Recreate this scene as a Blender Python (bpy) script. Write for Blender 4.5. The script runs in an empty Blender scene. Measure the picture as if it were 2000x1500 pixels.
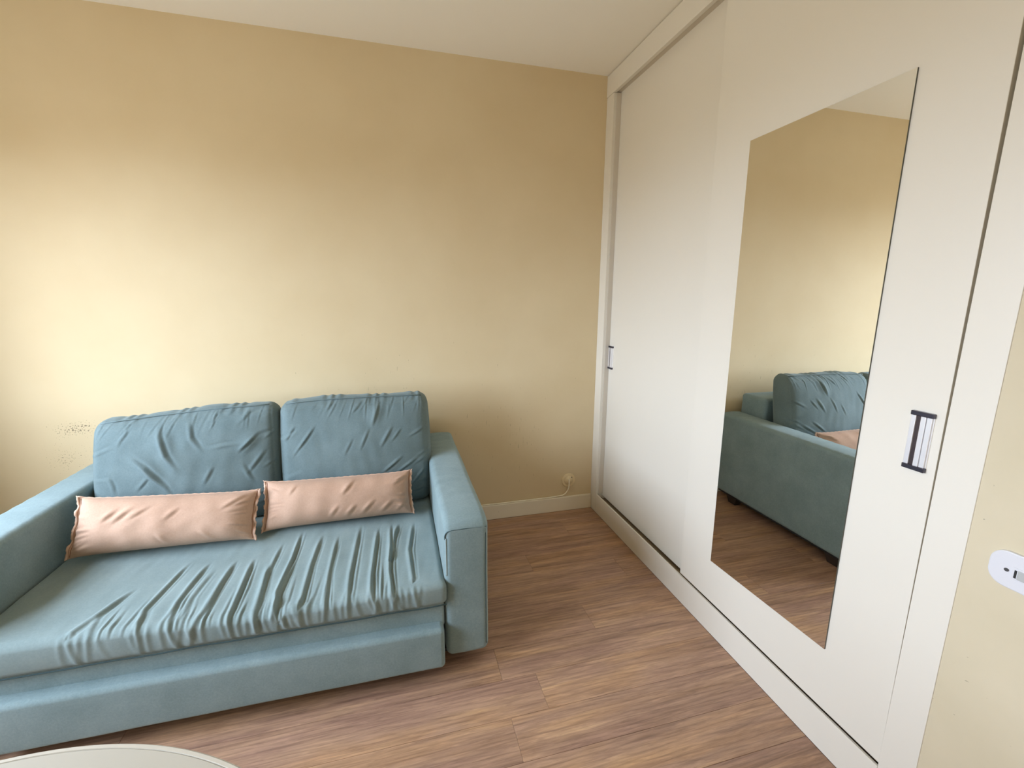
import bpy, bmesh, math, random
import numpy as np
from mathutils import Vector, Matrix

random.seed(7)
rng = np.random.default_rng(11)
scene = bpy.context.scene
COL = scene.collection

# ------------------------------------------------------------------ camera
FPX = 861.083
CAM = np.array([-1.22328, -2.53006, 1.37979])
def _rot(r):
    r = np.array(r); th = np.linalg.norm(r); k = r / th
    K = np.array([[0, -k[2], k[1]], [k[2], 0, -k[0]], [-k[1], k[0], 0]])
    return np.eye(3) + math.sin(th) * K + (1 - math.cos(th)) * K @ K
RC = _rot([0.19336009, -0.25934372, -0.01997666]) @ np.array([[1, 0, 0], [0, 0, -1], [0, 1, 0]], float)
cam_data = bpy.data.cameras.new('camera')
cam = bpy.data.objects.new('camera', cam_data)
COL.objects.link(cam)
cam_data.sensor_width = 36.0
cam_data.lens = FPX / 2000 * 36.0
cam_data.clip_start = 0.02
M = Matrix.Identity(4)
for i in range(3):
    M[i][0] = RC[0][i]; M[i][1] = -RC[1][i]; M[i][2] = -RC[2][i]; M[i][3] = CAM[i]
cam.matrix_world = M
scene.camera = cam
def px(u, v, axis, val):
    """point of the plane <axis>=val seen at a photograph pixel (used for measuring)"""
    d = RC.T @ np.array([(u - 1000) / FPX, (v - 750) / FPX, 1.0])
    t = (val - CAM[axis]) / d[axis]
    return CAM + t * d

# ------------------------------------------------------------------ world, lights, exposure
world = bpy.data.worlds.new('world'); scene.world = world
world.use_nodes = True
bg = world.node_tree.nodes['Background']
_n = world.node_tree.nodes; _l = world.node_tree.links
_tc = _n.new('ShaderNodeTexCoord'); _sx = _n.new('ShaderNodeSeparateXYZ'); _rp = _n.new('ShaderNodeValToRGB')
_mr = _n.new('ShaderNodeMapRange'); _mr.inputs[1].default_value = -1; _mr.inputs[2].default_value = 1
_l.new(_tc.outputs['Generated'], _sx.inputs[0]); _l.new(_sx.outputs[2], _mr.inputs[0]); _l.new(_mr.outputs[0], _rp.inputs[0])
_e = _rp.color_ramp.elements                     # hazy bright sky over a darker ground
_e[0].position = .47; _e[0].color = (.24, .23, .215, 1)
_e[1].position = .52; _e[1].color = (.87, 1.0, 1.20, 1)
_l.new(_rp.outputs[0], bg.inputs[0])
SKY = 21.5
bg.inputs[1].default_value = SKY
scene.view_settings.view_transform = 'Standard'
scene.view_settings.look = 'None'
scene.view_settings.gamma = 1.0
scene.view_settings.use_curve_mapping = False
scene.view_settings.exposure = 0.0
scene.cycles.max_bounces = 14
scene.cycles.diffuse_bounces = 10
scene.cycles.glossy_bounces = 6
scene.cycles.sample_clamp_indirect = 8.0

# window in the left wall (y0..y1, z0..z1): the daylight enters here
WX = -3.25
WIN = (-2.45, -0.60, 0.86, 2.08)
FY = -3.6
def portal(name, loc, rot, sx, sy):
    l = bpy.data.lights.new(name, 'AREA'); l.shape = 'RECTANGLE'
    l.size = sx; l.size_y = sy; l.cycles.is_portal = True
    o = bpy.data.objects.new(name, l); COL.objects.link(o)
    o.location = loc; o.rotation_euler = rot
    return o
portal('left_window_portal', (WX - 0.14, (WIN[0] + WIN[1]) / 2, (WIN[2] + WIN[3]) / 2),
       (0, math.radians(-90), 0), WIN[3] - WIN[2], WIN[1] - WIN[0])

# ------------------------------------------------------------------ helpers
def srgb(r, g, b):
    f = lambda c: (c / 255 / 12.92) if c / 255 <= 0.04045 else ((c / 255 + 0.055) / 1.055) ** 2.4
    return (f(r), f(g), f(b), 1)

class Mat:
    def __init__(self, name, color=(.8, .8, .8, 1), rough=.6, metal=0.0, **kw):
        self.m = bpy.data.materials.new(name); self.m.use_nodes = True
        self.nt = self.m.node_tree
        self.b = self.nt.nodes['Principled BSDF']
        self.b.inputs['Base Color'].default_value = color
        self.b.inputs['Roughness'].default_value = rough
        self.b.inputs['Metallic'].default_value = metal
        for k, v in kw.items():
            self.b.inputs[k.replace('_', ' ')].default_value = v
        self.tc = None
    def node(self, t, **kw):
        n = self.nt.nodes.new(t)
        for k, v in kw.items(): setattr(n, k, v)
        return n
    def link(self, a, b): self.nt.links.new(a, b)
    def coord(self, out='Object', scale=(1, 1, 1), loc=(0, 0, 0)):
        if self.tc is None: self.tc = self.node('ShaderNodeTexCoord')
        mp = self.node('ShaderNodeMapping')
        mp.inputs['Scale'].default_value = scale; mp.inputs['Location'].default_value = loc
        self.link(self.tc.outputs[out], mp.inputs['Vector'])
        return mp.outputs[0]
    def noise(self, vec, scale=5, detail=3, rough=.5, dist=0):
        n = self.node('ShaderNodeTexNoise')
        n.inputs['Scale'].default_value = scale; n.inputs['Detail'].default_value = detail
        n.inputs['Roughness'].default_value = rough; n.inputs['Distortion'].default_value = dist
        self.link(vec, n.inputs['Vector'])
        return n.outputs['Fac']
    def ramp(self, fac, stops):
        r = self.node('ShaderNodeValToRGB')
        els = r.color_ramp.elements
        while len(els) < len(stops): els.new(0.5)
        for e, (p, c) in zip(els, stops):
            e.position = p; e.color = c if len(c) == 4 else (*c, 1)
        self.link(fac, r.inputs[0])
        return r.outputs[0]
    def math(self, op, a, b=None, clamp=False):
        n = self.node('ShaderNodeMath', operation=op); n.use_clamp = clamp
        for i, x in enumerate((a, b)):
            if x is None: continue
            if isinstance(x, (int, float)): n.inputs[i].default_value = x
            else: self.link(x, n.inputs[i])
        return n.outputs[0]
    def mix(self, fac, a, b, blend='MIX'):
        n = self.node('ShaderNodeMix', data_type='RGBA', blend_type=blend)
        for i, x in ((0, fac), (6, a), (7, b)):
            if isinstance(x, (int, float)): n.inputs[i].default_value = x
            elif isinstance(x, tuple): n.inputs[i].default_value = x
            else: self.link(x, n.inputs[i])
        return n.outputs[2]
    def base(self, sock): self.link(sock, self.b.inputs['Base Color'])
    def bump(self, h, strength=.2, dist=.002):
        n = self.node('ShaderNodeBump')
        n.inputs['Strength'].default_value = strength; n.inputs['Distance'].default_value = dist
        self.link(h, n.inputs['Height']); self.link(n.outputs[0], self.b.inputs['Normal'])

def obj(name, verts, faces, mat, parent=None, smooth=False, mats=None, midx=None, loc=None):
    me = bpy.data.meshes.new(name)
    me.from_pydata([tuple(map(float, v)) for v in verts], [], [tuple(map(int, f)) for f in faces])
    for m in (mats or [mat]): me.materials.append(m.m)
    if midx is not None: me.polygons.foreach_set('material_index', list(midx))
    if smooth: me.polygons.foreach_set('use_smooth', [True] * len(me.polygons))
    me.update()
    o = bpy.data.objects.new(name, me); COL.objects.link(o)
    if loc is not None: o.location = loc
    if parent is not None:
        o.parent = parent
    return o
def thing(name, label, cat, loc=(0, 0, 0), group=None):
    o = bpy.data.objects.new(name, None); COL.objects.link(o)
    o.empty_display_size = .1
    o.location = loc; o['label'] = label; o['category'] = cat
    if group: o['group'] = group
    return o
def tag(o, label, cat, group=None):
    o['label'] = label; o['category'] = cat
    if group: o['group'] = group
    return o
def struct(o): o['kind'] = 'structure'; return o
def to_parent(o, root):
    """parent while keeping world-space vertex coordinates"""
    o.parent = root
    o.matrix_parent_inverse = Matrix.Translation(root.location).inverted()
    return o

class MB:
    """collects boxes and tubes into one mesh"""
    def __init__(self): self.v = []; self.f = []; self.mi = []
    def add(self, v, f, mi=0):
        n = len(self.v); self.v += [tuple(p) for p in v]
        self.f += [tuple(i + n for i in q) for q in f]; self.mi += [mi] * len(f); return self
    def box(self, x0, x1, y0, y1, z0, z1, mi=0):
        v = [(x, y, z) for x in (x0, x1) for y in (y0, y1) for z in (z0, z1)]
        f = [(0, 1, 3, 2), (4, 6, 7, 5), (0, 4, 5, 1), (2, 3, 7, 6), (0, 2, 6, 4), (1, 5, 7, 3)]
        return self.add(v, f, mi)
    def tube(self, pts, r, n=8, mi=0, caps=True):
        pts = [Vector(p) for p in pts]; v = []; f = []
        up = Vector((0.13, 0.21, 0.97))
        for i, p in enumerate(pts):
            a = pts[max(i - 1, 0)]; b = pts[min(i + 1, len(pts) - 1)]
            t = (b - a).normalized()
            s = t.cross(up)
            if s.length < 1e-3: s = t.cross(Vector((1, 0, 0)))
            s.normalize(); w = s.cross(t)
            for k in range(n):
                an = 2 * math.pi * k / n
                v.append(p + r * (math.cos(an) * s + math.sin(an) * w))
        for i in range(len(pts) - 1):
            for k in range(n):
                f.append((i * n + k, i * n + (k + 1) % n, (i + 1) * n + (k + 1) % n, (i + 1) * n + k))
        if caps:
            f.append(tuple(range(n))[::-1]); f.append(tuple((len(pts) - 1) * n + k for k in range(n)))
        return self.add(v, f, mi)
    def build(self, name, mat, parent=None, smooth=False, mats=None, bevel=0):
        o = obj(name, self.v, self.f, mat, None, smooth, mats, self.mi)
        if bevel:
            md = o.modifiers.new('bevel', 'BEVEL'); md.width = bevel; md.segments = 2
            md.limit_method = 'ANGLE'; md.angle_limit = math.radians(40)
        if parent is not None: to_parent(o, parent)
        return o

def rbox(size, r, n, k=5):
    """rounded box grid centred on the origin; n = flat subdivisions per axis, k = steps per rounding.
    returns verts (N,3) float array and faces"""
    h = [s / 2 for s in size]
    r = min(r, *(x * 0.999 for x in h))
    ax = []
    for a in range(3):
        c = [-h[a] + r * (1 - math.tan(math.pi / 4 * (1 - i / k))) for i in range(k)]
        flat = list(np.linspace(-h[a] + r, h[a] - r, n[a] + 1))
        ax.append(np.array(c + flat + [-x for x in c[::-1]]))
    V = []; F = []
    for a in range(3):
        b, c = [(1, 2), (2, 0), (0, 1)][a]
        for s in (-1, 1):
            B, Cc = np.meshgrid(ax[b], ax[c], indexing='ij')
            P = np.zeros(B.shape + (3,)); P[..., a] = s * h[a]; P[..., b] = B; P[..., c] = Cc
            nb, nc = B.shape; o = sum(len(x) for x in V)
            V.append(P.reshape(-1, 3))
            I = np.arange(nb * nc).reshape(nb, nc) + o
            q = np.stack([I[:-1, :-1], I[1:, :-1], I[1:, 1:], I[:-1, 1:]], -1).reshape(-1, 4)
            if s < 0: q = q[:, ::-1]
            F.append(q)
    V = np.concatenate(V); F = np.concatenate(F)
    inner = np.clip(V, [-x + r for x in h], [x - r for x in h])
    d = V - inner; L = np.linalg.norm(d, axis=1, keepdims=True); L[L == 0] = 1
    V = inner + d / L * r
    # weld
    key = np.round(V * 1e5).astype(np.int64)
    _, idx, inv = np.unique(key, axis=0, return_index=True, return_inverse=True)
    V = V[idx]; F = inv.reshape(-1)[F]
    return V, F

def poly_dist(P, line):
    """signed distance, parameter (0..1) of 2-D points P (N,2) from polyline"""
    line = np.asarray(line, float); N = len(P)
    best = np.full(N, 1e9); sg = np.zeros(N); tt = np.zeros(N)
    seg = np.linalg.norm(np.diff(line, axis=0), axis=1); tot = seg.sum(); acc = 0
    for i in range(len(line) - 1):
        a, b = line[i], line[i + 1]; d = b - a; L2 = d @ d
        t = np.clip(((P - a) @ d) / L2, 0, 1)
        q = P - (a + t[:, None] * d); dist = np.linalg.norm(q, axis=1)
        s = np.sign(d[0] * q[:, 1] - d[1] * q[:, 0])
        m = dist < best
        best[m] = dist[m]; sg[m] = s[m]; tt[m] = (acc + t[m] * seg[i]) / tot
        acc += seg[i]
    return best * sg, tt
def fold(P, line, h, w, asym=.6, fade0=.15, fade1=.15):
    """height of a cloth fold: a ridge with a valley on one side"""
    d, t = poly_dist(P, line)
    env = np.clip(t / fade0, 0, 1) * np.clip((1 - t) / fade1, 0, 1) if fade0 and fade1 else \
        (np.clip(t / fade0, 0, 1) if fade0 else (np.clip((1 - t) / fade1, 0, 1) if fade1 else np.ones(len(t))))
    env = env * env * (3 - 2 * env)
    return h * env * (np.exp(-(d / w) ** 2) - asym * np.exp(-((d - 1.45 * w) / (.72 * w)) ** 2))
def smooth_noise(P, freq, seed, octaves=2):
    """cheap smooth pseudo noise from sums of sines, N-dimensional"""
    g = np.random.default_rng(seed); out = np.zeros(len(P)); amp = 1; tot = 0
    for o in range(octaves):
        for _ in range(7):
            k = g.normal(size=P.shape[1]); k *= freq / np.linalg.norm(k) * g.uniform(.6, 1.4)
            out += amp * np.sin(P @ k + g.uniform(0, 6.28)) / 7 ** .5
        tot += amp; amp *= .5; freq *= 2.1
    return out / tot

# ------------------------------------------------------------------ materials
m_wall = Mat('beige_wall_paint', srgb(212, 197, 158), .75)
v = m_wall.coord()
mott = m_wall.noise(v, 1.6, 4, .55)
c1 = m_wall.ramp(mott, [(.3, srgb(209, 190, 152)), (.7, srgb(217, 200, 164))])
# scuff marks rubbed into the paint
sep = m_wall.node('ShaderNodeSeparateXYZ'); m_wall.link(v, sep.inputs[0])
def box_mask(m, cx, hx, cz, hz):
    a = m.math('SUBTRACT', 1.0, m.math('DIVIDE', m.math('ABSOLUTE', m.math('SUBTRACT', sep.outputs[0], cx)), hx), True)
    b = m.math('SUBTRACT', 1.0, m.math('DIVIDE', m.math('ABSOLUTE', m.math('SUBTRACT', sep.outputs[2], cz)), hz), True)
    return m.math('MULTIPLY', a, b)
sp = m_wall.noise(m_wall.coord(scale=(1, 1, 1.5)), 130, 2, .6)
sp2 = m_wall.noise(m_wall.coord(scale=(3.2, 1, .5), loc=(3, 1, 2)), 40, 3, .6)
k1 = box_mask(m_wall, -2.74, .115, .738, .05)
k1b = box_mask(m_wall, -2.71, .10, .755, .012)
k2 = box_mask(m_wall, -2.80, .11, .60, .08)
k3 = box_mask(m_wall, -1.2, 1.0, .85, .45)
k4 = box_mask(m_wall, -.55, .6, .55, .5)
d1 = m_wall.math('GREATER_THAN', m_wall.math('ADD', sp, m_wall.math('MULTIPLY', k1, .16)), .685)
d1 = m_wall.math('MULTIPLY', d1, m_wall.math('GREATER_THAN', k1, .02))
d1b = m_wall.math('GREATER_THAN', m_wall.math('ADD', sp, m_wall.math('MULTIPLY', k1b, .24)), .70)
d1b = m_wall.math('MULTIPLY', d1b, m_wall.math('GREATER_THAN', k1b, .02))
d2 = m_wall.math('GREATER_THAN', m_wall.math('ADD', sp, m_wall.math('MULTIPLY', k2, .10)), .70)
d2 = m_wall.math('MULTIPLY', d2, m_wall.math('GREATER_THAN', k2, .02))
d3 = m_wall.math('GREATER_THAN', m_wall.math('ADD', sp2, m_wall.math('MULTIPLY', k3, .08)), .735)
d3 = m_wall.math('MULTIPLY', d3, m_wall.math('GREATER_THAN', k3, .02))
d4 = m_wall.math('GREATER_THAN', m_wall.math('ADD', sp2, m_wall.math('MULTIPLY', k4, .09)), .73)
d4 = m_wall.math('MULTIPLY', d4, m_wall.math('GREATER_THAN', k4, .02))
dirt = m_wall.math('MAXIMUM', m_wall.math('MAXIMUM', d1, m_wall.math('MAXIMUM', d1b, d2)), m_wall.math('MULTIPLY', m_wall.math('MAXIMUM', d3, d4), .45))
m_wall.base(m_wall.mix(m_wall.math('MULTIPLY', dirt, .75), c1, srgb(70, 55, 40)))
m_wall.bump(m_wall.noise(v, 60, 3, .6), .08, .002)

m_plain = Mat('beige_wall_paint_plain', srgb(212, 197, 158), .75)
m_plain.bump(m_plain.noise(m_plain.coord(), 60, 3, .6), .08, .002)
m_wallr = Mat('beige_wall_paint_right', srgb(206, 194, 166), .75)
vr = m_wallr.coord()
cr = m_wallr.ramp(m_wallr.noise(vr, 3, 4, .6), [(.3, srgb(202, 190, 161)), (.7, srgb(210, 198, 171))])
spr = m_wallr.math('GREATER_THAN', m_wallr.noise(m_wallr.coord(scale=(1, 1, 2.5)), 45, 2, .6), .755)
m_wallr.base(m_wallr.mix(m_wallr.math('MULTIPLY', spr, .5), cr, srgb(110, 100, 80)))
m_wallr.bump(m_wallr.noise(vr, 60, 3, .6), .08, .002)

m_ceil = Mat('white_ceiling_paint', srgb(246, 243, 234), .85)
m_base = Mat('white_baseboard_lacquer', srgb(228, 220, 200), .45)
sb = m_base.math('GREATER_THAN', m_base.noise(m_base.coord(), 70, 2, .5), .74)
m_base.base(m_base.mix(m_base.math('MULTIPLY', sb, .45), srgb(228, 220, 200), srgb(120, 100, 75)))
m_lac = Mat('white_wardrobe_lacquer', srgb(224, 219, 207), .38)
m_lac.bump(m_lac.noise(m_lac.coord(), 180, 2, .5), .03, .001)
m_dark = Mat('dark_wardrobe_interior', srgb(150, 134, 112), .8)
m_trk = Mat('grey_aluminium_track', srgb(205, 196, 180), .5)
m_seal = Mat('grey_brush_seal', srgb(205, 197, 183), .9)
m_mir = Mat('silvered_mirror', (.90, .90, .87, 1), .0, 1.0)
m_mire = Mat('dark_mirror_edge', srgb(70, 72, 60), .3)
m_chr = Mat('polished_chrome', (.90, .90, .92, 1), .30, .55)
m_chrd = Mat('dark_chrome_groove', srgb(80, 70, 72), .3, .6)
m_cap = Mat('dark_plastic_chrome_cap', srgb(86, 84, 96), .22, .8)
m_white = Mat('white_plastic', srgb(214, 214, 218), .35)
m_ivory = Mat('ivory_plastic', srgb(226, 206, 164), .4)
m_cable = Mat('cream_cable_sheath', srgb(244, 238, 216), .45)
m_black = Mat('black_hole', srgb(30, 28, 26), .6)
m_grey = Mat('grey_plastic', srgb(176, 178, 176), .4)
m_steel = Mat('screw_steel', (.10, .10, .10, 1), .35, .6)
m_table = Mat('cream_laminate', srgb(184, 180, 168), .35)
m_tabrim = Mat('cream_edge_band', srgb(196, 191, 178), .4)
m_leg = Mat('white_metal', srgb(220, 216, 206), .4)
m_foot = Mat('dark_wood_foot', srgb(52, 42, 38), .5)
m_under = Mat('black_underlining', srgb(38, 38, 40), .9)
m_winf = Mat('white_window_frame', srgb(232, 230, 224), .4)
m_pane = Mat('window_glass')
nt = m_pane.nt; nt.nodes.remove(m_pane.b)
tr = nt.nodes.new('ShaderNodeBsdfTransparent'); gl = nt.nodes.new('ShaderNodeBsdfGlossy'); gl.inputs['Roughness'].default_value = 0
mx = nt.nodes.new('ShaderNodeMixShader'); mx.inputs[0].default_value = .06
nt.links.new(tr.outputs[0], mx.inputs[1]); nt.links.new(gl.outputs[0], mx.inputs[2])
nt.links.new(mx.outputs[0], nt.nodes['Material Output'].inputs[0])

def fabric(name, ca, cb, sheen, weave=900, streak=None):
    m = Mat(name, ca, .85)
    v = m.coord()
    n1 = m.noise(v, 7, 4, .6); n2 = m.noise(v, 160, 2, .7)
    f = m.math('ADD', m.math('MULTIPLY', n1, .6), m.math('MULTIPLY', n2, .4))
    m.base(m.ramp(f, [(.35, ca), (.65, cb)]))
    m.b.inputs['Sheen Weight'].default_value = sheen
    m.b.inputs['Sheen Roughness'].default_value = .45
    m.b.inputs['Sheen Tint'].default_value = (.72, .88, .95, 1)
    m.b.inputs['Specular IOR Level'].default_value = .25
    m.bump(m.noise(v, weave, 2, .6), .25, .0012)
    return m
m_fab = fabric('teal_suede', srgb(116, 137, 140), srgb(136, 156, 160), .3, 420)
m_fab_shade = fabric('teal_suede_shaded', srgb(95, 112, 114), srgb(109, 126, 128), .22, 420)  # same suede as the sofa, darkened in colour for shade on the cushion fronts
m_cover = fabric('teal_cotton_cover', srgb(120, 138, 139), srgb(134, 151, 152), .22, 700)
m_seam = Mat('dark_teal_seam', srgb(58, 80, 84), .9)
m_pipe = Mat('teal_piping', srgb(146, 166, 168), .8)
m_pil = fabric('pink_linen', srgb(181, 149, 128), srgb(194, 163, 142), .12, 520)
m_pil.b.inputs['Sheen Tint'].default_value = (1, .9, .82, 1)
m_flg = Mat('frayed_pink_linen_edge', srgb(205, 172, 150), .9)
m_stitch = Mat('brown_stitching', srgb(140, 98, 78), .9)

# floor planks
m_fl = Mat('wood_look_vinyl', srgb(140, 112, 94), .45)
oi = m_fl.node('ShaderNodeObjectInfo')
add = m_fl.node('ShaderNodeVectorMath', operation='MULTIPLY_ADD')
comb = m_fl.node('ShaderNodeCombineXYZ')
m_fl.link(oi.outputs['Random'], comb.inputs[0]); m_fl.link(oi.outputs['Random'], comb.inputs[1])
tcf = m_fl.node('ShaderNodeTexCoord')
add.inputs[1].default_value = (37.0, 53.0, 0)
m_fl.link(comb.outputs[0], add.inputs[0]); m_fl.link(tcf.outputs['Object'], add.inputs[2])
def fmap(s):
    mp = m_fl.node('ShaderNodeMapping'); mp.inputs['Scale'].default_value = s
    m_fl.link(add.outputs[0], mp.inputs[0]); return mp.outputs[0]
g1 = m_fl.noise(fmap((1.1, 13, 1)), 1.6, 5, .62, .8)          # broad bands
g2 = m_fl.noise(fmap((5.5, 80, 1)), 1.6, 4, .7, .9)           # fine fibres
g3 = m_fl.noise(fmap((1.6, 30, 1)), 1.5, 4, .6, 1.4)
wv = m_fl.node('ShaderNodeTexWave', wave_type='BANDS', bands_direction='Y')
wv.inputs['Scale'].default_value = 7.0; wv.inputs['Distortion'].default_value = 9.0
wv.inputs['Detail'].default_value = 3; wv.inputs['Detail Scale'].default_value = .9
m_fl.link(fmap((.32, 2.6, 1)), wv.inputs['Vector'])
band = m_fl.ramp(g1, [(.28, srgb(112, 86, 71)), (.46, srgb(136, 108, 92)), (.6, srgb(148, 119, 100)), (.75, srgb(164, 134, 108))])
fib = m_fl.ramp(g2, [(.32, (.76, .74, .73)), (.5, (.98, .97, .96)), (.68, (1.20, 1.19, 1.17))])
colr = m_fl.mix(1.0, band, fib, 'MULTIPLY')
lines = m_fl.ramp(wv.outputs['Fac'], [(.0, (.70, .68, .68)), (.22, (1, 1, 1)), (1, (1.05, 1.05, 1.05))])
streak = m_fl.ramp(g3, [(.30, (.78, .75, .74)), (.46, (1, 1, 1)), (.62, (1, 1, 1)), (.74, (1.12, 1.10, 1.06))])
colr = m_fl.mix(1.0, colr, streak, 'MULTIPLY')
colr = m_fl.mix(.5, colr, m_fl.mix(1.0, colr, lines, 'MULTIPLY'))
tone = m_fl.ramp(oi.outputs['Random'], [(0, (.93, .91, .90)), (.5, (1, 1, 1)), (1, (1.06, 1.05, 1.03))])
colr = m_fl.mix(1.0, colr, tone, 'MULTIPLY')
hue = m_fl.ramp(m_fl.noise(fmap((.9, 5.5, 1)), 1.7, 3, .5, .6), [(.36, (.93, .90, .95)), (.5, (1, .99, .98)), (.64, (1.09, 1.04, .90))])
colr = m_fl.mix(1.0, colr, hue, 'MULTIPLY')
colr = m_fl.mix(1.0, colr, (1.46, 1.50, 1.44, 1), 'MULTIPLY')
m_fl.base(colr)
m_fl.bump(g2, .12, .001)
m_sub = Mat('floor_underlay', srgb(60, 46, 38), .9)

# ------------------------------------------------------------------ room shell
H = 2.6
XL = WX; YF = FY
floor = struct(MB().box(XL - .1, .7, YF - .1, .15, -.08, -.009).build('floor', m_sub))
PW, PL = .15, 1.22
plank_mesh = None
yb = -1.19
r0 = math.floor((YF - yb) / PW)
row = 0
ends = {0: -.896, -2: -.903}
k = r0
while yb + k * PW < 0:
    ya = yb + k * PW; yc = min(ya + PW, 0.0)
    xe = ends.get(k)
    off = xe if xe is not None else -PL * ((k * .37) % 1.0)
    x = off
    while x > XL: x -= PL
    while x < 0.0:
        xa, xb = max(x, XL), min(x + PL, 0.0)
        if xb - xa > .02 and ya < -.01:
            w, l = xb - xa - .0006, yc - ya - .0008
            mb = MB(); b = .0006
            full = abs(xb - xa - PL) < 1e-6 and abs(yc - ya - PW) < 1e-6
            if full and plank_mesh is not None:
                o = bpy.data.objects.new('plank', plank_mesh); COL.objects.link(o)
            else:
                hx, hy = w / 2, l / 2
                V = [(-hx, -hy, -.009), (hx, -hy, -.009), (hx, hy, -.009), (-hx, hy, -.009),
                     (-hx, -hy, -b), (hx, -hy, -b), (hx, hy, -b), (-hx, hy, -b),
                     (-hx + b, -hy + b, 0), (hx - b, -hy + b, 0), (hx - b, hy - b, 0), (-hx + b, hy - b, 0)]
                F = [(8, 9, 10, 11)]
                for i in range(4):
                    j = (i + 1) % 4
                    F += [(i, j, 4 + j, 4 + i), (4 + i, 4 + j, 8 + j, 8 + i)]
                o = obj('plank', V, F, m_fl)
                if full: plank_mesh = o.data
            o.location = ((xa + xb) / 2, (ya + yc) / 2, 0)
            o.parent = floor
        x += PL
    k += 1

struct(MB().box(XL - .1, .7, YF - .1, .15, H, H + .1).build('ceiling', m_ceil))
struct(MB().box(XL - .1, .7, 0.0, .12, 0, H).build('wall_back', m_wall))
y0, y1, z0, z1 = WIN
struct(MB().box(XL - .12, XL, YF, 0, 0, z0).box(XL - .12, XL, YF, 0, z1, H)
       .box(XL - .12, XL, YF, y0, z0, z1).box(XL - .12, XL, y1, 0, z0, z1).build('wall_left', m_plain))
struct(MB().box(XL, .12, YF - .12, YF, 0, H).build('wall_front', m_plain))
struct(MB().box(.0015, .12, YF, -1.9197, 0, H).build('wall_right', m_wallr))

def window(name, along, a0, a1, z0, z1, pos):
    """frame with a centre mullion and two panes; along 'y' for the left wall, 'x' for the front wall"""
    def bx(mb, p0, p1, q0, q1, d0, d1):
        if along == 'y': mb.box(pos + d0, pos + d1, p0, p1, q0, q1)
        else: mb.box(p0, p1, pos + d0, pos + d1, q0, q1)
    fr = MB(); t = .045
    e = .002
    bx(fr, a0 + e, a1 - e, z0 + e, z0 + t, -.03, .03); bx(fr, a0 + e, a1 - e, z1 - t, z1 - e, -.03, .03)
    bx(fr, a0 + e, a0 + t, z0 + t, z1 - t, -.03, .03); bx(fr, a1 - t, a1 - e, z0 + t, z1 - t, -.03, .03)
    am = (a0 + a1) / 2
    bx(fr, am - .03, am + .03, z0 + t, z1 - t, -.025, .025)
    w = struct(fr.build(name, m_winf))
    for (p, q) in ((a0 + t, am - .03), (am + .03, a1 - t)):
        pn = MB(); bx(pn, p, q, z0 + t, z1 - t, -.002, .002)
        to_parent(pn.build('window_pane', m_pane), w)
    return w
window('window_1', 'y', y0, y1, z0, z1, XL - .07)

def baseboard(name, prof_fn):
    return struct(prof_fn.build(name, m_base, bevel=.004))
baseboard('baseboard_back', MB().box(XL, -.0005, -.016, 0, 0, .098))
baseboard('baseboard_left', MB().box(XL, XL + .016, YF, -.0165, 0, .098))

# ------------------------------------------------------------------ wardrobe
YJ = -.083        # inner edge of the far jamb
YG = -1.840       # inner edge of the near jamb
YE = -1.9195      # outer edge of the near jamb
ZF = 2.487        # underside of the top fascia
ZP = .127         # top of the plinth
W = thing('wardrobe', 'large built-in white sliding-door wardrobe along the right side of the room', 'wardrobe', (.3, -.96, 0))
MB().box(0, .075, YJ, -.0005, 0, ZF - .0008).build('side_jamb', m_lac, W, bevel=.0012)
MB().box(0, .075, YE, YG, 0, ZF - .0008).build('side_jamb', m_lac, W, bevel=.0012)
MB().box(-.003, .016, YE + .0003, -.0005, ZF, H - .005).build('top_fascia', m_lac, W, bevel=.0012)
MB().box(0, .008, YG + .0005, YJ - .0005, .0005, ZP).build('plinth', m_lac, W, bevel=.001)
MB().box(.016, .075, YE, -.0005, ZF + .004, H - .0015).build('top_track', m_trk, W)
MB().box(.0085, .076, YG, YJ, .088, .094).box(.0345, .0375, YG, YJ, .094, .104).build('bottom_track', m_dark, W)
MB().box(.58, .60, YE, -.002, .001, H - .002).box(.076, .58, -.020, -.002, .001, H - .002) \
    .box(.076, .58, YE, YE + .018, .001, H - .002).box(.076, .58, YE + .018, -.02, .04, .058) \
    .box(.076, .58, YE + .018, -.02, H - .02, H - .002).build('carcass', m_dark, W)

def quad_panel(x0, x1, corners):
    """panel between x0 and x1 whose outline is a list of (y,z)"""
    n = len(corners); mb = MB()
    V = [(x0, y, z) for y, z in corners] + [(x1, y, z) for y, z in corners]
    F = [tuple(range(n)), tuple(range(n, 2 * n))[::-1]] + [(i, n + i, n + (i + 1) % n, (i + 1) % n) for i in range(n)]
    mb.add(V, F); return mb
XD = .004
MB().box(.016, .0445, YJ - .0045, YJ - .0003, .13, ZF - .001).build('brush_seal', m_seal, W)
near = quad_panel(XD, XD + .025, [(-.960, .1365), (-.947, 2.495), (-1.8262, 2.495), (-1.8388, .1365)]).build('sliding_door', m_lac, W, bevel=.001)
near['label'] = 'near sliding door with the tall mirror'
far = quad_panel(.045, .070, [(-.055, .114), (-.055, 2.495), (-1.06, 2.495), (-1.06, .114)]).build('sliding_door', m_lac, W, bevel=.001)
far['label'] = 'far sliding door with plain front'

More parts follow.
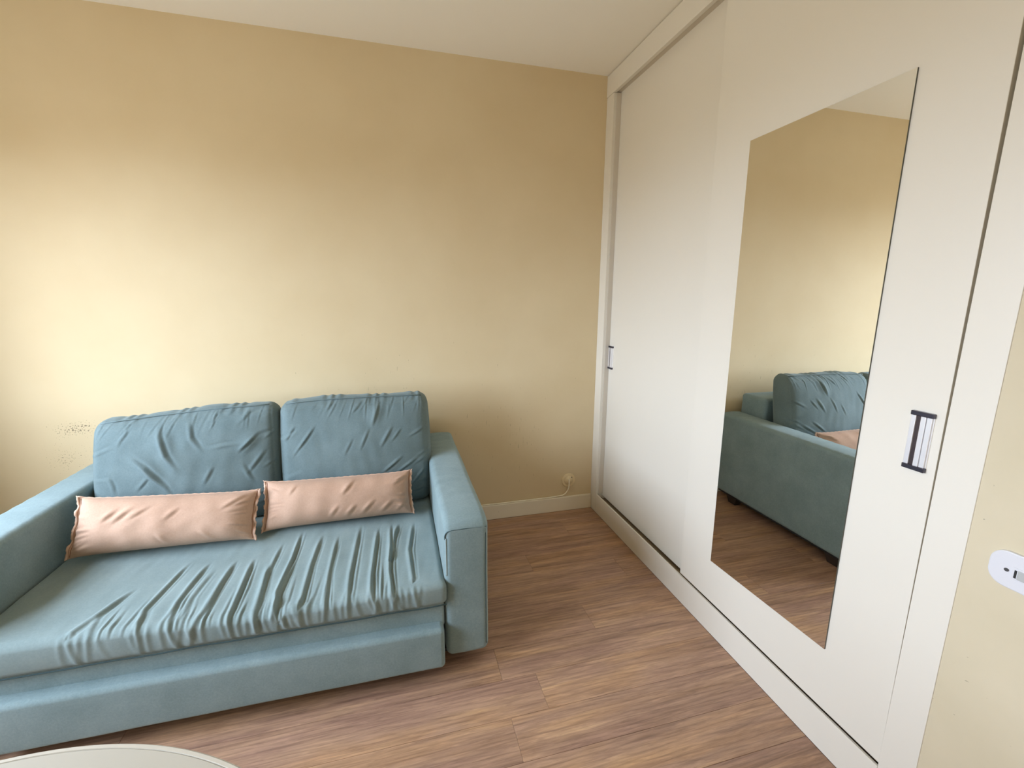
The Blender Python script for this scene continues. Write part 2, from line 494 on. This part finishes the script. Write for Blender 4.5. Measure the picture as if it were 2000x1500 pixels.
def sub(o, par):
    """child of a part: keep world coordinates"""
    o.parent = par
    o.matrix_parent_inverse = par.matrix_parent_inverse.inverted() @ Matrix.Identity(4)
    o.matrix_parent_inverse = (Matrix.Translation(par.parent.location) @ par.matrix_parent_inverse).inverted()
    return o
mc = [px(1466, 275, 0, 0), px(1793, 131, 0, 0), px(1610, 1268, 0, 0), px(1388, 1095, 0, 0)]
mb = quad_panel(-.0005, XD + .0005, [(p[1], p[2]) for p in (mc[0], mc[3], mc[2], mc[1])])
mb.mi = [0] + [1] * (len(mb.f) - 1)
mo = sub(mb.build('mirror', m_mir, None, mats=[m_mir, m_mire]), near)
mo['label'] = 'tall frameless mirror'

def handle(par, xf, ya, yb_, za, zb):
    """recessed pull: ya is the far edge, yb_ the near edge (ya > yb_)"""
    w = ya - yb_
    c = .011
    MBp = MB().box(xf - .003, xf + .001, yb_, ya, za + c, zb - c)
    sub(MBp.build('handle_plate', m_chr, None, bevel=.0008), par)
    sub(MB().box(xf - .0045, xf - .0025, ya - .46 * w, ya - .25 * w, za + c, zb - c).build('handle_groove', m_chrd), par)
    g = MB().box(xf - .008, xf - .0030, ya - .24 * w, ya - .01 * w, za + c, zb - c) \
            .box(xf - .009, xf - .0030, ya - .70 * w, ya - .47 * w, za + c, zb - c) \
            .box(xf - .007, xf - .0030, yb_ + .05 * w, ya - .72 * w, za + c, zb - c)
    sub(g.build('handle_grip', m_chr, None, bevel=.001), par)
    for z_ in (za, zb - c):
        cp = MB().box(xf - .010, xf + .001, yb_ - .0005, ya + .0005, z_, z_ + c)
        sub(cp.build('handle_cap', m_cap, None, bevel=.0015), par)
handle(near, XD, -1.768, -1.8155, .968, 1.1145)
ph = [px(1191, 675, 0, .045), px(1188, 719, 0, .045)]
handle(far, .045, -.089, -.139, ph[1][2], ph[0][2])

# ------------------------------------------------------------------ wall fittings
def disc(mb, c, r, y0, y1, n=40, mi=0, r2=None):
    r2 = r if r2 is None else r2
    V = [(c[0] + r * math.cos(2 * math.pi * i / n), y0, c[1] + r * math.sin(2 * math.pi * i / n)) for i in range(n)] + \
        [(c[0] + r2 * math.cos(2 * math.pi * i / n), y1, c[1] + r2 * math.sin(2 * math.pi * i / n)) for i in range(n)]
    F = [(i, (i + 1) % n, n + (i + 1) % n, n + i) for i in range(n)] + [tuple(range(n, 2 * n)), tuple(range(n))[::-1]]
    return mb.add(V, F, mi)
OC = (-.1635, .2075)
op = thing('cable_outlet', 'round ivory cable outlet low on the beige wall near the wardrobe', 'outlet', (OC[0], 0, OC[1]))
disc(MB(), OC, .047, -.0005, -.006, r2=.045).build('cover_plate', m_ivory, op, True, bevel=.001)
disc(MB(), OC, .030, -.006, -.0085, r2=.029).build('centre_cap', m_ivory, op, True)
disc(MB(), (OC[0] + .021, OC[1] + .020), .0035, -.0082, -.0092, n=14).build('screw_hole', m_black, op)
# the cable: out of the plate, down, then along the top of the baseboard behind the sofa
cp = []
for (u, v_) in ((1111.5, 938), (1111, 950), (1107, 960), (1100, 966.5), (1092, 969.5)):
    p = px(u, v_, 1, -.010); cp.append((p[0], -.010, p[2]))
cp = [(cp[0][0], -.0075, cp[0][2] + .004)] + cp
zt = .1025
cp = cp[:-1] + [(cp[-1][0], -.010, .1075), (-.30, -.010, zt + .0008)]
for i in range(1, 15): cp.append((-.30 - .05 * i, -.010, zt + .0006 * math.sin(i * 1.7) + .0006))
# smooth
def catmull(P, n=6):
    P = [Vector(p) for p in P]; out = []
    for i in range(len(P) - 1):
        a, b, c, d = P[max(i - 1, 0)], P[i], P[i + 1], P[min(i + 2, len(P) - 1)]
        for j in range(n):
            t = j / n
            out.append(.5 * ((2 * b) + (c - a) * t + (2 * a - 5 * b + 4 * c - d) * t * t + (3 * b - a - 3 * c + d) * t ** 3))
    out.append(P[-1]); return out
tag(MB().tube(catmull(cp), .0036, 8).build('cable', m_cable, None, True),
    'thin cream cable running from the round outlet along the baseboard top', 'cable')

# socket plate on the right wall
def stadium(y0, y1, z0, z1, r, n=10):
    P = []
    for (cy, cz, a0) in ((y1 - r, z1 - r, 0), (y0 + r, z1 - r, 90), (y0 + r, z0 + r, 180), (y1 - r, z0 + r, 270)):
        for i in range(n + 1):
            a = math.radians(a0 + 90 * i / n); P.append((cy + r * math.cos(a), cz + r * math.sin(a)))
    return P
sw = thing('socket_plate', 'white rounded socket plate screwed to the wall right of the wardrobe', 'socket', (.0015, -2.02, .827))
quad_panel(-.006, .0055, stadium(-2.083, -1.9635, .7875, .8665, .030)[::-1]).build('cover_plate', m_white, sw, bevel=.0025)
quad_panel(-.0072, -.0055, stadium(-1.9975, -1.9895, .8225, .8295, .0034, 6)[::-1]).build('screw', m_steel, sw)
MB().box(-.0078, -.0055, -2.044, -2.002, .812, .8385).build('switch_frame', m_white, sw, bevel=.001)
MB().box(-.0080, -.0070, -2.0100, -2.0060, .816, .8335).build('switch_slot', m_black, sw)
MB().box(-.0092, -.0070, -2.041, -2.0112, .8150, .8350).build('switch_rocker', m_grey, sw, bevel=.001)
quad_panel(-.0072, -.0055, stadium(-2.0565, -2.0485, .8225, .8295, .0034, 6)[::-1]).build('screw', m_steel, sw)

# ------------------------------------------------------------------ sofa
SX0, SX1 = -2.462, -1.088           # inner faces of the arms
S = thing('sofa', 'teal two-seater sofa bed with a pull-out drawer against the beige wall', 'sofa', (-1.775, -.6, 0))

def part(name, V, F, mat, smooth=True, parent=S):
    return to_parent(obj(name, V, F, mat, None, smooth), parent)

def make_arm(x0, x1, inner):
    size = (x1 - x0, 1.055, .546); c = ((x0 + x1) / 2, -.05 - 1.055 / 2, .065 + .273)
    V, F = rbox(size, .024, (14, 70, 34), 5)
    # crowned top, soft roll over the front edge
    top = np.clip((V[:, 2] - .1) / .18, 0, 1)
    u = V[:, 0] / (size[0] / 2)
    V[:, 2] += top * .006 * (1 - u ** 2)
    fr = np.clip((-V[:, 1] - size[1] / 2 + .10) / .10, 0, 1)
    V[:, 2] -= top * .022 * fr ** 2.0
    # slight puff of the front panel and creases of the loose skin
    V[:, 1] -= np.where(V[:, 1] < -size[1] / 2 + .04, .004 * (1 - u ** 2), 0)
    tp = np.clip((V[:, 2] - .22) / .05, 0, 1)
    V[:, 2] += tp * .0008 * np.sin(V[:, 1] * 95 + 2.5 * np.sin(V[:, 0] * 24 + V[:, 1] * 6)) * (smooth_noise(V[:, :2], 9, 3) > .15) 
    V[:, 0] += .0012 * smooth_noise(V[:, 1:], 12, 5)
    return V + np.array(c), F
for (x0, x1, inner) in ((SX1, -.928, -1), (-2.622, SX0, 1)):
    V, F = make_arm(x0, x1, inner)
    arm = part('arm', V, F, m_fab)
    # piping along the front edges and a cap seam across the top of the front panel
    yf = -1.105
    def strip(pts, r, name, mat):
        o = MB().tube(catmull(pts, 4), r, 6).build(name, mat, None, True)
        return sub(o, arm)
    xo, xi = (x1, x0) if inner < 0 else (x0, x1)
    so = 1 if inner < 0 else -1
    zc = .576
    strip([(xo - so * .0065, yf + .0055, z) for z in np.linspace(.092, .545, 8)] +
          [(xo - so * .0065, yf + .0075, .566)], .0034, 'piping', m_pipe)
    strip([(xo - so * .0105, yf + .0005, z) for z in np.linspace(.095, .550, 8)], .0010, 'panel_seam', m_seam)
    strip([(xi + so * .0075, yf + .0045, z) for z in np.linspace(.40, .545, 6)], .0026, 'piping', m_pipe)
    strip([(xi + so * .0045, yf + .0075, .540), (xi + so * .006, yf + .005, .560), (xi + so * .020, yf + .0005, zc - .002),
           (xi + so * .05, yf - .0015, zc + .001), ((xi + xo) / 2, yf - .0022, zc + .002), (xo - so * .05, yf - .0012, zc + .001),
           (xo - so * .022, yf + .0005, zc - .001), (xo - so * .007, yf + .006, zc - .003)], .0021, 'cap_seam', m_seam)

V, F = rbox((SX1 - SX0 - .004, .215, .675), .022, (30, 6, 16), 4)
part('backrest_frame', V + np.array([(SX0 + SX1) / 2, -.05 - .1075, .065 + .3375]), F, m_fab)

# pull-out drawer
dz0, dz1 = .066, .229
V, F = rbox((1.352, .60, dz1 - dz0), .017, (60, 14, 8), 6)
V[:, 1] += np.where(V[:, 1] < -.25, -.003 * (1 - (V[:, 2] / .09) ** 2), 0)
V[:, 2] += .0012 * smooth_noise(V[:, :2], 14, 21)
V[:, 2] += np.where(V[:, 2] < -.05, .004, .006) * (-(V[:, 0]) / .676)
dr = part('drawer', V + np.array([-1.775 + .002, -1.148 + .30, (dz0 + dz1) / 2]), F, m_fab)
# mattress base slab between drawer and seat
V, F = rbox((1.366, .84, .104), .010, (60, 14, 4), 4)
V[:, 1] += .0015 * smooth_noise(V[:, [0, 2]], 16, 31)
part('mattress_base', V + np.array([-1.775, -1.102 + .42, .199 + .052]), F, m_fab)
MB().box(-2.60, -.95, -1.06, -.08, .052, .0655).build('underlining', m_under, S)
for (fx, fy) in ((-.985, -.93), (-.985, -.20), (-2.565, -.93), (-2.565, -.20)):
    MB().add([(fx + sx * .022, fy + sy * .03, .0) for sx, sy in ((-1, -1), (1, -1), (1, 1), (-1, 1))] +
             [(fx + sx * .032, fy + sy * .045, .0525) for sx, sy in ((-1, -1), (1, -1), (1, 1), (-1, 1))],
             [(0, 3, 2, 1), (4, 5, 6, 7), (0, 1, 5, 4), (1, 2, 6, 5), (2, 3, 7, 6), (3, 0, 4, 7)]).build('foot', m_foot, S, bevel=.002)

# seat cushion in its wrinkled loose cover
SW, SD, SH = 1.374, .86, .108
V, F = rbox((SW, SD, SH), .024, (560, 120, 10), 7)
cx, cy, cz = -1.773, -1.122 + SD / 2, .297 + SH / 2
X = V[:, 0] + cx; Y = V[:, 1] + cy
topw = np.clip((V[:, 2] + .012) / .03, 0, 1)             # 1 on the top face
frontw = np.clip((-V[:, 1] - SD / 2 + .03) / .03, 0, 1)  # 1 on the front face
# sagging front edge in the middle, raised at the left end
sag = -.028 * np.exp(-((X + 1.62) / .36) ** 2) - .010 * np.exp(-((X + 1.15) / .25) ** 2)
nearf = np.clip((-(Y) - .62) / .45, 0, 1) ** 1.2
V[:, 2] += topw * (sag * nearf + .010 * (1 - (V[:, 0] / (SW / 2)) ** 2) * (1 - nearf))
folds_px = [
 [(269,1150),(205,1193),(140,1237)], [(372,1100),(280,1192),(258,1237)], [(412,1096),(344,1175),(319,1226)],
 [(462,1092),(392,1192),(364,1226)], [(496,1088),(470,1142),(431,1220)], [(526,1094),(501,1164),(482,1214)],
 [(575,1092),(542,1150),(529,1212)], [(590,1040),(570,1090),(536,1154),(531,1207)], [(630,1045),(606,1101),(584,1168)],
 [(660,1045),(640,1118),(629,1190)], [(704,1026),(682,1118),(671,1196)], [(738,1030),(724,1118),(724,1179)],
 [(762,1024),(759,1112),(766,1165)], [(806,1020),(797,1073),(805,1126)], [(420,1110),(372,1165),(345,1222)],
 [(245,1165),(190,1205),(170,1240)], [(777,1024),(768,1050),(760,1090)], [(553,1060),(520,1120),(500,1190)]]
hs = [.0045,.006,.006,.007,.008,.0075,.0075,.009,.007,.006,.0065,.008,.009,.006,.003,.003,.008,.005]
P2 = np.stack([X, Y], 1)
disp = np.zeros(len(V))
g = np.random.default_rng(5)
folds_w = []
for L, h in zip(folds_px, hs):
    Lw = [px(u, v_, 2, .40)[:2] for u, v_ in L]
    folds_w.append(Lw)
    disp += fold(P2, Lw, h, g.uniform(.0065, .0095), .9, .28, 0)
    disp += fold(P2, [q + np.array([g.uniform(.012, .022), 0]) for q in Lw], h * .35, g.uniform(.004, .006), .7, .35, 0)
# fine gathers near the front edge, crossing on to the front face
for i in range(34):
    xs = g.uniform(-2.15, -1.25); l = g.uniform(.05, .22); sl = g.uniform(-.05, .12)
    disp += fold(P2, [(xs + sl * l, -1.13 + l), (xs, -1.16)], g.uniform(.0015, .0035), g.uniform(.004, .007), .6, .5, 0)
disp += .0012 * smooth_noise(P2 * np.array([3.0, 1.0]), 22, 8, 2) + .003 * smooth_noise(P2, 7, 9)
V[:, 2] += topw * disp
# continue the folds down the front face, fading at the hem
fz = np.clip((V[:, 2] + SH / 2) / SH, 0, 1)
gath = np.zeros(len(V))
for Lw, h in zip(folds_w, hs):
    x_e = Lw[-1][0]
    for s_, q in ((0, 1.0), (.022, .6), (-.02, .5)):
        bend = g.uniform(-.02, .035)
        d = X - (x_e + s_ + bend * (1 - fz) ** 1.5)
        gath += q * h * 1.0 * (np.exp(-(d / .008) ** 2) - .6 * np.exp(-((d - .013) / .009) ** 2))
V[:, 1] -= frontw * (gath * (.25 + .75 * fz) + .006 * (1 - (V[:, 2] / (SH / 2)) ** 2))
# pinched tuck on the front edge
d2 = ((X + 1.585) / .035) ** 2 + ((Y + 1.115) / .03) ** 2
V[:, 2] += topw * .012 * np.exp(-d2)
V[:, 1] -= frontw * .008 * np.exp(-((X + 1.585) / .03) ** 2) * fz
# front corner swells past the arm
V[:, 0] += np.where(V[:, 0] > 0, 1, -.2) * .010 * np.clip((-V[:, 1] - SD / 2 + .02) / .02, 0, 1) * np.clip((np.abs(V[:, 0]) - SW / 2 + .06) / .06, 0, 1)
V += np.array([cx, cy, cz])
seat = part('seat_cushion', V, F, m_cover)
hem = [(x, -1.1215 - .001 * math.sin(x * 31), .3005 + .001 * math.sin(x * 23)) for x in np.linspace(-2.44, -1.085, 40)]
sub(MB().tube(hem, .0022, 6).build('hem_seam', m_seam, None, True), seat)

# back cushions
def back_cushion(xl, xr, zb, ztl, ztr, folds, seed, yb=-.425, yt=-.335):
    Wd = xr - xl; Hh = (ztl + ztr) / 2 - zb; T = .115
    V, F = rbox((Wd, T, Hh), .046, (230, 6, 190), 9)
    u = V[:, 0] / (Wd / 2); w = V[:, 2] / (Hh / 2)
    s = V[:, 1] / (T / 2)
    bul = np.clip(1 - u ** 2, 0, 1) ** .6 * np.clip(1 - w ** 2, 0, 1) ** .6
    low = 1 + .25 * np.clip(-w, 0, 1)
    front = np.clip(-s, 0, 1); back = np.clip(s, 0, 1)
    V[:, 1] -= front * .075 * bul * low
    V[:, 1] += back * .028 * bul
    # outline: sides a little full, corners kept
    V[:, 0] += .010 * u * (1 - w ** 2)
    V[:, 2] += .008 * w * (1 - u ** 2)
    P = np.stack([V[:, 0], V[:, 2]], 1)
    disp = .006 * smooth_noise(P, 9, seed) + .0014 * smooth_noise(P * np.array([1.6, .9]), 30, seed + 1)
    # gathers coming off the top seam
    gg = np.random.default_rng(seed)
    for i in range(22):
        x_ = gg.uniform(-.45, .48) * Wd; l = gg.uniform(.03, .11)
        disp += fold(P, [(x_, Hh / 2), (x_ - gg.uniform(0.0, .06), Hh / 2 - l)], gg.uniform(.0012, .0030), gg.uniform(.004, .007), .6, 0, .8)
    for i in range(10):
        z_ = gg.uniform(-.45, .35) * Hh; l = gg.uniform(.05, .12); sd = 1 if i % 2 else -1
        disp += fold(P, [(sd * Wd / 2, z_), (sd * (Wd / 2 - l), z_ - sd * gg.uniform(0.01, .05))], gg.uniform(.0015, .0035), gg.uniform(.006, .010), .6, 0, .6)
    yc = (yb + yt) / 2 - .10
    for L, h, wd in folds:
        Lw = []
        for (a, b) in L:
            p = px(a, b, 1, yc); Lw.append((p[0] - (xl + xr) / 2, p[2] - (zb + Hh / 2)))
        if h >= .008: disp += fold(P, Lw, h * 1.0, wd * 2.4, .5, .5, .6)
        disp += fold(P, Lw, h * .85, wd * .72, .6, .45, .5)
    for e_ in (u - .925, u + .935, w - .885):          # stitched seam lines near the edges
        disp -= .0032 * np.exp(-((e_ * (Wd / 2)) / .0032) ** 2)
    V[:, 1] -= front * disp
    # puckered seam along the top
    tw = np.clip((w - .86) / .14, 0, 1)
    V[:, 2] += tw * (.0022 * np.sin(V[:, 0] * 95 + 3 * np.sin(V[:, 0] * 31 + seed)) + .004 * np.sin(V[:, 0] * 13 + seed))
    # lean, and tilt of the top edge
    t = (V[:, 2] + Hh / 2) / Hh
    V[:, 2] += t * (u * (ztr - ztl) / 2)
    V[:, 1] += yb + (yt - yb) * t
    V[:, 2] += .0
    V[:, 0] += (xl + xr) / 2
    V[:, 2] += zb + Hh / 2
    # welted seams round the front face
    return V, F
fr_ = [([(740,779),(733,808),(724,838)], .008, .012), ([(709,782),(697,797),(680,815)], .005, .010),
       ([(722,832),(701,880)], .004, .010), ([(768,829),(740,875)], .006, .011), ([(786,834),(761,864)], .004, .009),
       ([(574,832),(550,867)], .005, .010), ([(615,829),(579,882)], .006, .010), ([(820,888),(771,919)], .006, .010),
       ([(790,884),(743,920)], .006, .010), ([(838,832),(792,856)], .004, .010), ([(646,787),(632,810)], .003, .008),
       ([(690,850),(670,890)], .003, .010), ([(836,905),(800,945)], .005, .010), ([(600,850),(565,900)], .003, .009)]
fl_ = [([(294,821),(303,854),(324,890),(356,924)], .010, .014), ([(354,818),(369,860),(402,893)], .006, .013),
       ([(237,887),(285,911),(330,944),(350,966)], .011, .013), ([(504,851),(459,890)], .008, .011),
       ([(525,800),(480,815),(450,845)], .005, .012), ([(395,880),(440,874),(480,872)], .004, .011),
       ([(205,925),(222,945),(232,966)], .005, .012), ([(470,905),(500,945)], .004, .012),
       ([(240,832),(222,860),(215,880)], .004, .011), ([(520,880),(480,930)], .005, .012),
       ([(300,920),(270,955)], .004, .011), ([(420,905),(400,945)], .004, .012), ([(460,800),(430,825)], .004, .010)]
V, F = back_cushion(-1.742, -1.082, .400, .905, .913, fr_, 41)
cr_ = part('back_cushion', V, F, m_fab_shade); cr_['label'] = 'right back cushion'
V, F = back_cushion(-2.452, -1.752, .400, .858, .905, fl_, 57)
cl_ = part('back_cushion', V, F, m_fab_shade); cl_['label'] = 'left back cushion with slumped corner'
def welt(x0, x1, zb, z0, z1, par):
    pts = []
    y_ = -.405
    for t in np.linspace(0, 1, 12): pts.append((x0 + .03 + (x1 - x0 - .06) * t, -.382 - .0 , z0 + (z1 - z0) * t + .0075 * (1 - (2 * t - 1) ** 2) - .003))
    sub(MB().tube(pts, .0024, 6).build('seam', m_fab_shade, None, True), par)
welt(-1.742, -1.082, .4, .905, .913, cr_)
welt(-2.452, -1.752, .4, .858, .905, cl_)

# ------------------------------------------------------------------ lumbar pillows
def pillow(name, TL, TR, BR, BL, thick, seed, label, folds):
    TL, TR, BR, BL = map(np.array, (TL, TR, BR, BL))
    n, m = 150, 70
    fl = .022                                   # flange width as fraction handled by outer rows
    uu = np.concatenate([np.linspace(-1, 1, n)]); vv = np.linspace(-1, 1, m)
    U, Vv = np.meshgrid(uu, vv, indexing='ij')
    ex = ((TR + BR) - (TL + BL)) / 2; ez = ((TL + TR) - (BL + BR)) / 2
    nrm = np.cross(ex, ez); nrm /= np.linalg.norm(nrm)          # towards the viewer (-y)
    if nrm[1] > 0: nrm = -nrm
    # concave outline with pointed corners
    Ue = U * (1 - .030 * (1 - Vv ** 2)); Ve = Vv * (1 - .085 * (1 - np.abs(U) ** 7))
    a = (Ue + 1) / 2; b = (Ve + 1) / 2
    base = ((1 - a) * b)[..., None] * TL + (a * b)[..., None] * TR + (a * (1 - b))[..., None] * BR + ((1 - a) * (1 - b))[..., None] * BL
    body_u = np.clip(1 - (np.abs(U) / .965) ** 4, 0, 1); body_v = np.clip(1 - (np.abs(Vv) / .985) ** 2.4, 0, 1)
    infl = (body_u ** .55) * (body_v ** .55)
    P = np.stack([U.ravel() * np.linalg.norm(ex) / 2, Vv.ravel() * np.linalg.norm(ez) / 2], 1)
    disp = .0040 * smooth_noise(P * np.array([1.5, .6]), 18, seed) + .0016 * smooth_noise(P, 45, seed + 1)
    gg = np.random.default_rng(seed)
    for i in range(16):                          # puckers running in from the end seams
        sd = -1 if i % 2 else 1; z_ = gg.uniform(-.9, .9) * np.linalg.norm(ez) / 2; l = gg.uniform(.04, .10); hx = np.linalg.norm(ex) / 2
        disp += fold(P, [(sd * hx * .96, z_), (sd * (hx * .96 - l), z_ * .7)], gg.uniform(.002, .004), gg.uniform(.005, .008), .5, 0, .6)
    for L, h, w_ in folds:
        Lw = [((p[0] - .5) * np.linalg.norm(ex), (.5 - p[1]) * np.linalg.norm(ez)) for p in L]
        disp += fold(P, Lw, h * 1.05, w_ * .85, .55, .5, .5)
    disp = disp.reshape(U.shape) * np.clip(infl * 2.5, 0, 1)
    # ruffle of the flange
    ruff = .006 * np.sin(Vv * 11 + seed) * np.clip((np.abs(U) - .95) / .05, 0, 1)
    front = base + nrm * (thick * infl + disp + ruff)[..., None]
    backs = base - nrm * (thick * .5 * infl - ruff + .0022)[..., None]
    # the underside settles on the seat
    Vs = np.concatenate([front.reshape(-1, 3), backs.reshape(-1, 3)])
    I = np.arange(n * m).reshape(n, m); F = []
    q = np.stack([I[:-1, :-1], I[1:, :-1], I[1:, 1:], I[:-1, 1:]], -1).reshape(-1, 4)
    F = np.concatenate([q, q[:, ::-1] + n * m])
    e = []
    ring = list(I[:, 0]) + list(I[-1, 1:]) + list(I[-2::-1, -1]) + list(I[0, -2:0:-1])
    for i in range(len(ring)):
        p_, q_ = ring[i], ring[(i + 1) % len(ring)]
        e.append((q_, p_, p_ + n * m, q_ + n * m))
    F = np.concatenate([F, np.array(e)])
    t = thing(name, label, 'pillow', tuple((BL + BR) / 2), 'pink lumbar pillows on the sofa')
    o = to_parent(obj('pillow_cover', Vs, F, m_pil, None, True), t)
    # frayed flange and stitched seam at both ends, narrow hem along the long sides
    for sd, k_ in ((-1, 0), (1, n - 1)):
        line = front[k_]; outw = (ex / np.linalg.norm(ex)) * sd
        up = ez / np.linalg.norm(ez)
        inner, outer = [], []
        L = len(line); res = 60
        for j in range(res):
            f_ = j / (res - 1) * (L - 1); i0 = int(min(f_, L - 2)); p = line[i0] + (line[i0 + 1] - line[i0]) * (f_ - i0)
            vv_ = 2 * j / (res - 1) - 1
            wob = .0035 * math.sin(vv_ * 23 + seed) + .002 * math.sin(vv_ * 51)
            inner.append(p - outw * .002 + nrm * .0012)
            outer.append(p + outw * (.0055 + .4 * wob) + nrm * (.003 * math.sin(vv_ * 17 + seed * 2) + .0012) + up * .004 * np.sign(vv_) * abs(vv_) ** 6)
        Vf = inner + outer; Ff = [(j, j + 1, res + j + 1, res + j) for j in range(res - 1)]
        fo = obj('flange', Vf, Ff, m_flg, None, True)
        md = fo.modifiers.new('thick', 'SOLIDIFY'); md.thickness = .0028; md.offset = 0
        to_parent(fo, t)
        k2 = 2 if sd < 0 else n - 3
        st = [front[k2, j] + nrm * .001 for j in range(2, m - 2)]
        to_parent(MB().tube(st, .0012, 5).build('stitching', m_stitch, None, True), t)
    top = [front[j, m - 1] + nrm * .001 + np.array([0, 0, .001 * math.sin(j * .9)]) for j in range(0, n, 2)]
    to_parent(MB().tube(top, .0024, 6).build('edge_hem', m_flg, None, True), t)
    return t
def pt(u, v_, y): return px(u, v_, 1, y)
pf1 = [([(.27, .18), (.16, .45)], .006, .012), ([(.35, .15), (.22, .50)], .006, .012), ([(.45, .14), (.30, .45)], .004, .011),
       ([(.60, .20), (.50, .50)], .004, .012), ([(.95, .05), (.80, .35)], .006, .012), ([(.55, .95), (.48, .7)], .004, .010),
       ([(.80, .95), (.70, .7)], .004, .010)]
pf2 = [([(.60, .05), (.50, .45)], .006, .012), ([(.98, .05), (.85, .30)], .006, .012), ([(.75, .55), (.62, .95)], .005, .011),
       ([(.88, .60), (.75, .95)], .005, .011), ([(.62, .62), (.52, .95)], .005, .011), ([(.50, .6), (.42, .92)], .004, .011),
       ([(.22, .05), (.15, .35)], .004, .011), ([(.96, .70), (.86, .95)], .004, .010)]
pillow('lumbar_pillow', pt(154, 970, -.610), pt(508, 955, -.615), pt(498, 1054, -.710), pt(128, 1094, -.700), .074, 3,
       'pink lumbar pillow with frayed ends in front of the left back cushion', pf1)
pillow('lumbar_pillow', pt(517, 940, -.570), pt(803, 917, -.560), pt(808, 1002, -.640), pt(512, 1040, -.660), .072, 8,
       'pink lumbar pillow with frayed ends in front of the right back cushion', pf2)

# ------------------------------------------------------------------ round table in the foreground
TC = (-1.779, -2.386); TZ = .72; TR_ = .551
Tb = thing('round_table', 'round cream laminate table with pale edge band in the foreground', 'table', (TC[0], TC[1], 0))
def lathe(prof, n=96, c=TC):
    V = []; F = []
    for r, z in prof:
        for i in range(n):
            a = 2 * math.pi * i / n; V.append((c[0] + r * math.cos(a), c[1] + r * math.sin(a), z))
    for j in range(len(prof) - 1):
        for i in range(n): F.append((j * n + i, j * n + (i + 1) % n, (j + 1) * n + (i + 1) % n, (j + 1) * n + i))
    F.append(tuple(range(n))[::-1]); F.append(tuple((len(prof) - 1) * n + i for i in range(n)))
    return MB().add(V, F)
lathe([(.5405, TZ - .024), (.5415, TZ - .0006), (.5405, TZ)], 160).build('tabletop', m_table, Tb)
def ring(r0, r1, z0, z1, n=160):
    prof = [(r0, z0), (r1 - .002, z0), (r1, z0 + .002), (r1, z1 - .003), (r1 - .003, z1), (r0 + .0008, z1), (r0, z1 - .0012)]
    V = []; F = []
    for r, z in prof:
        for i in range(n):
            a = 2 * math.pi * i / n; V.append((TC[0] + r * math.cos(a), TC[1] + r * math.sin(a), z))
    k_ = len(prof)
    for j in range(k_):
        for i in range(n): F.append((j * n + i, j * n + (i + 1) % n, ((j + 1) % k_) * n + (i + 1) % n, ((j + 1) % k_) * n + i))
    return MB().add(V, F)
ring(.5422, TR_, TZ - .024, TZ).build('edge_band', m_tabrim, Tb)
lathe([(.10, TZ - .034), (.12, TZ - .0245)], 40).build('top_flange', m_leg, Tb)
lathe([(.035, .03), (.035, TZ - .034)], 32).build('column', m_leg, Tb, True)
lathe([(.26, 0), (.265, .008), (.25, .014), (.05, .030), (.036, .034)], 64).build('base', m_leg, Tb)
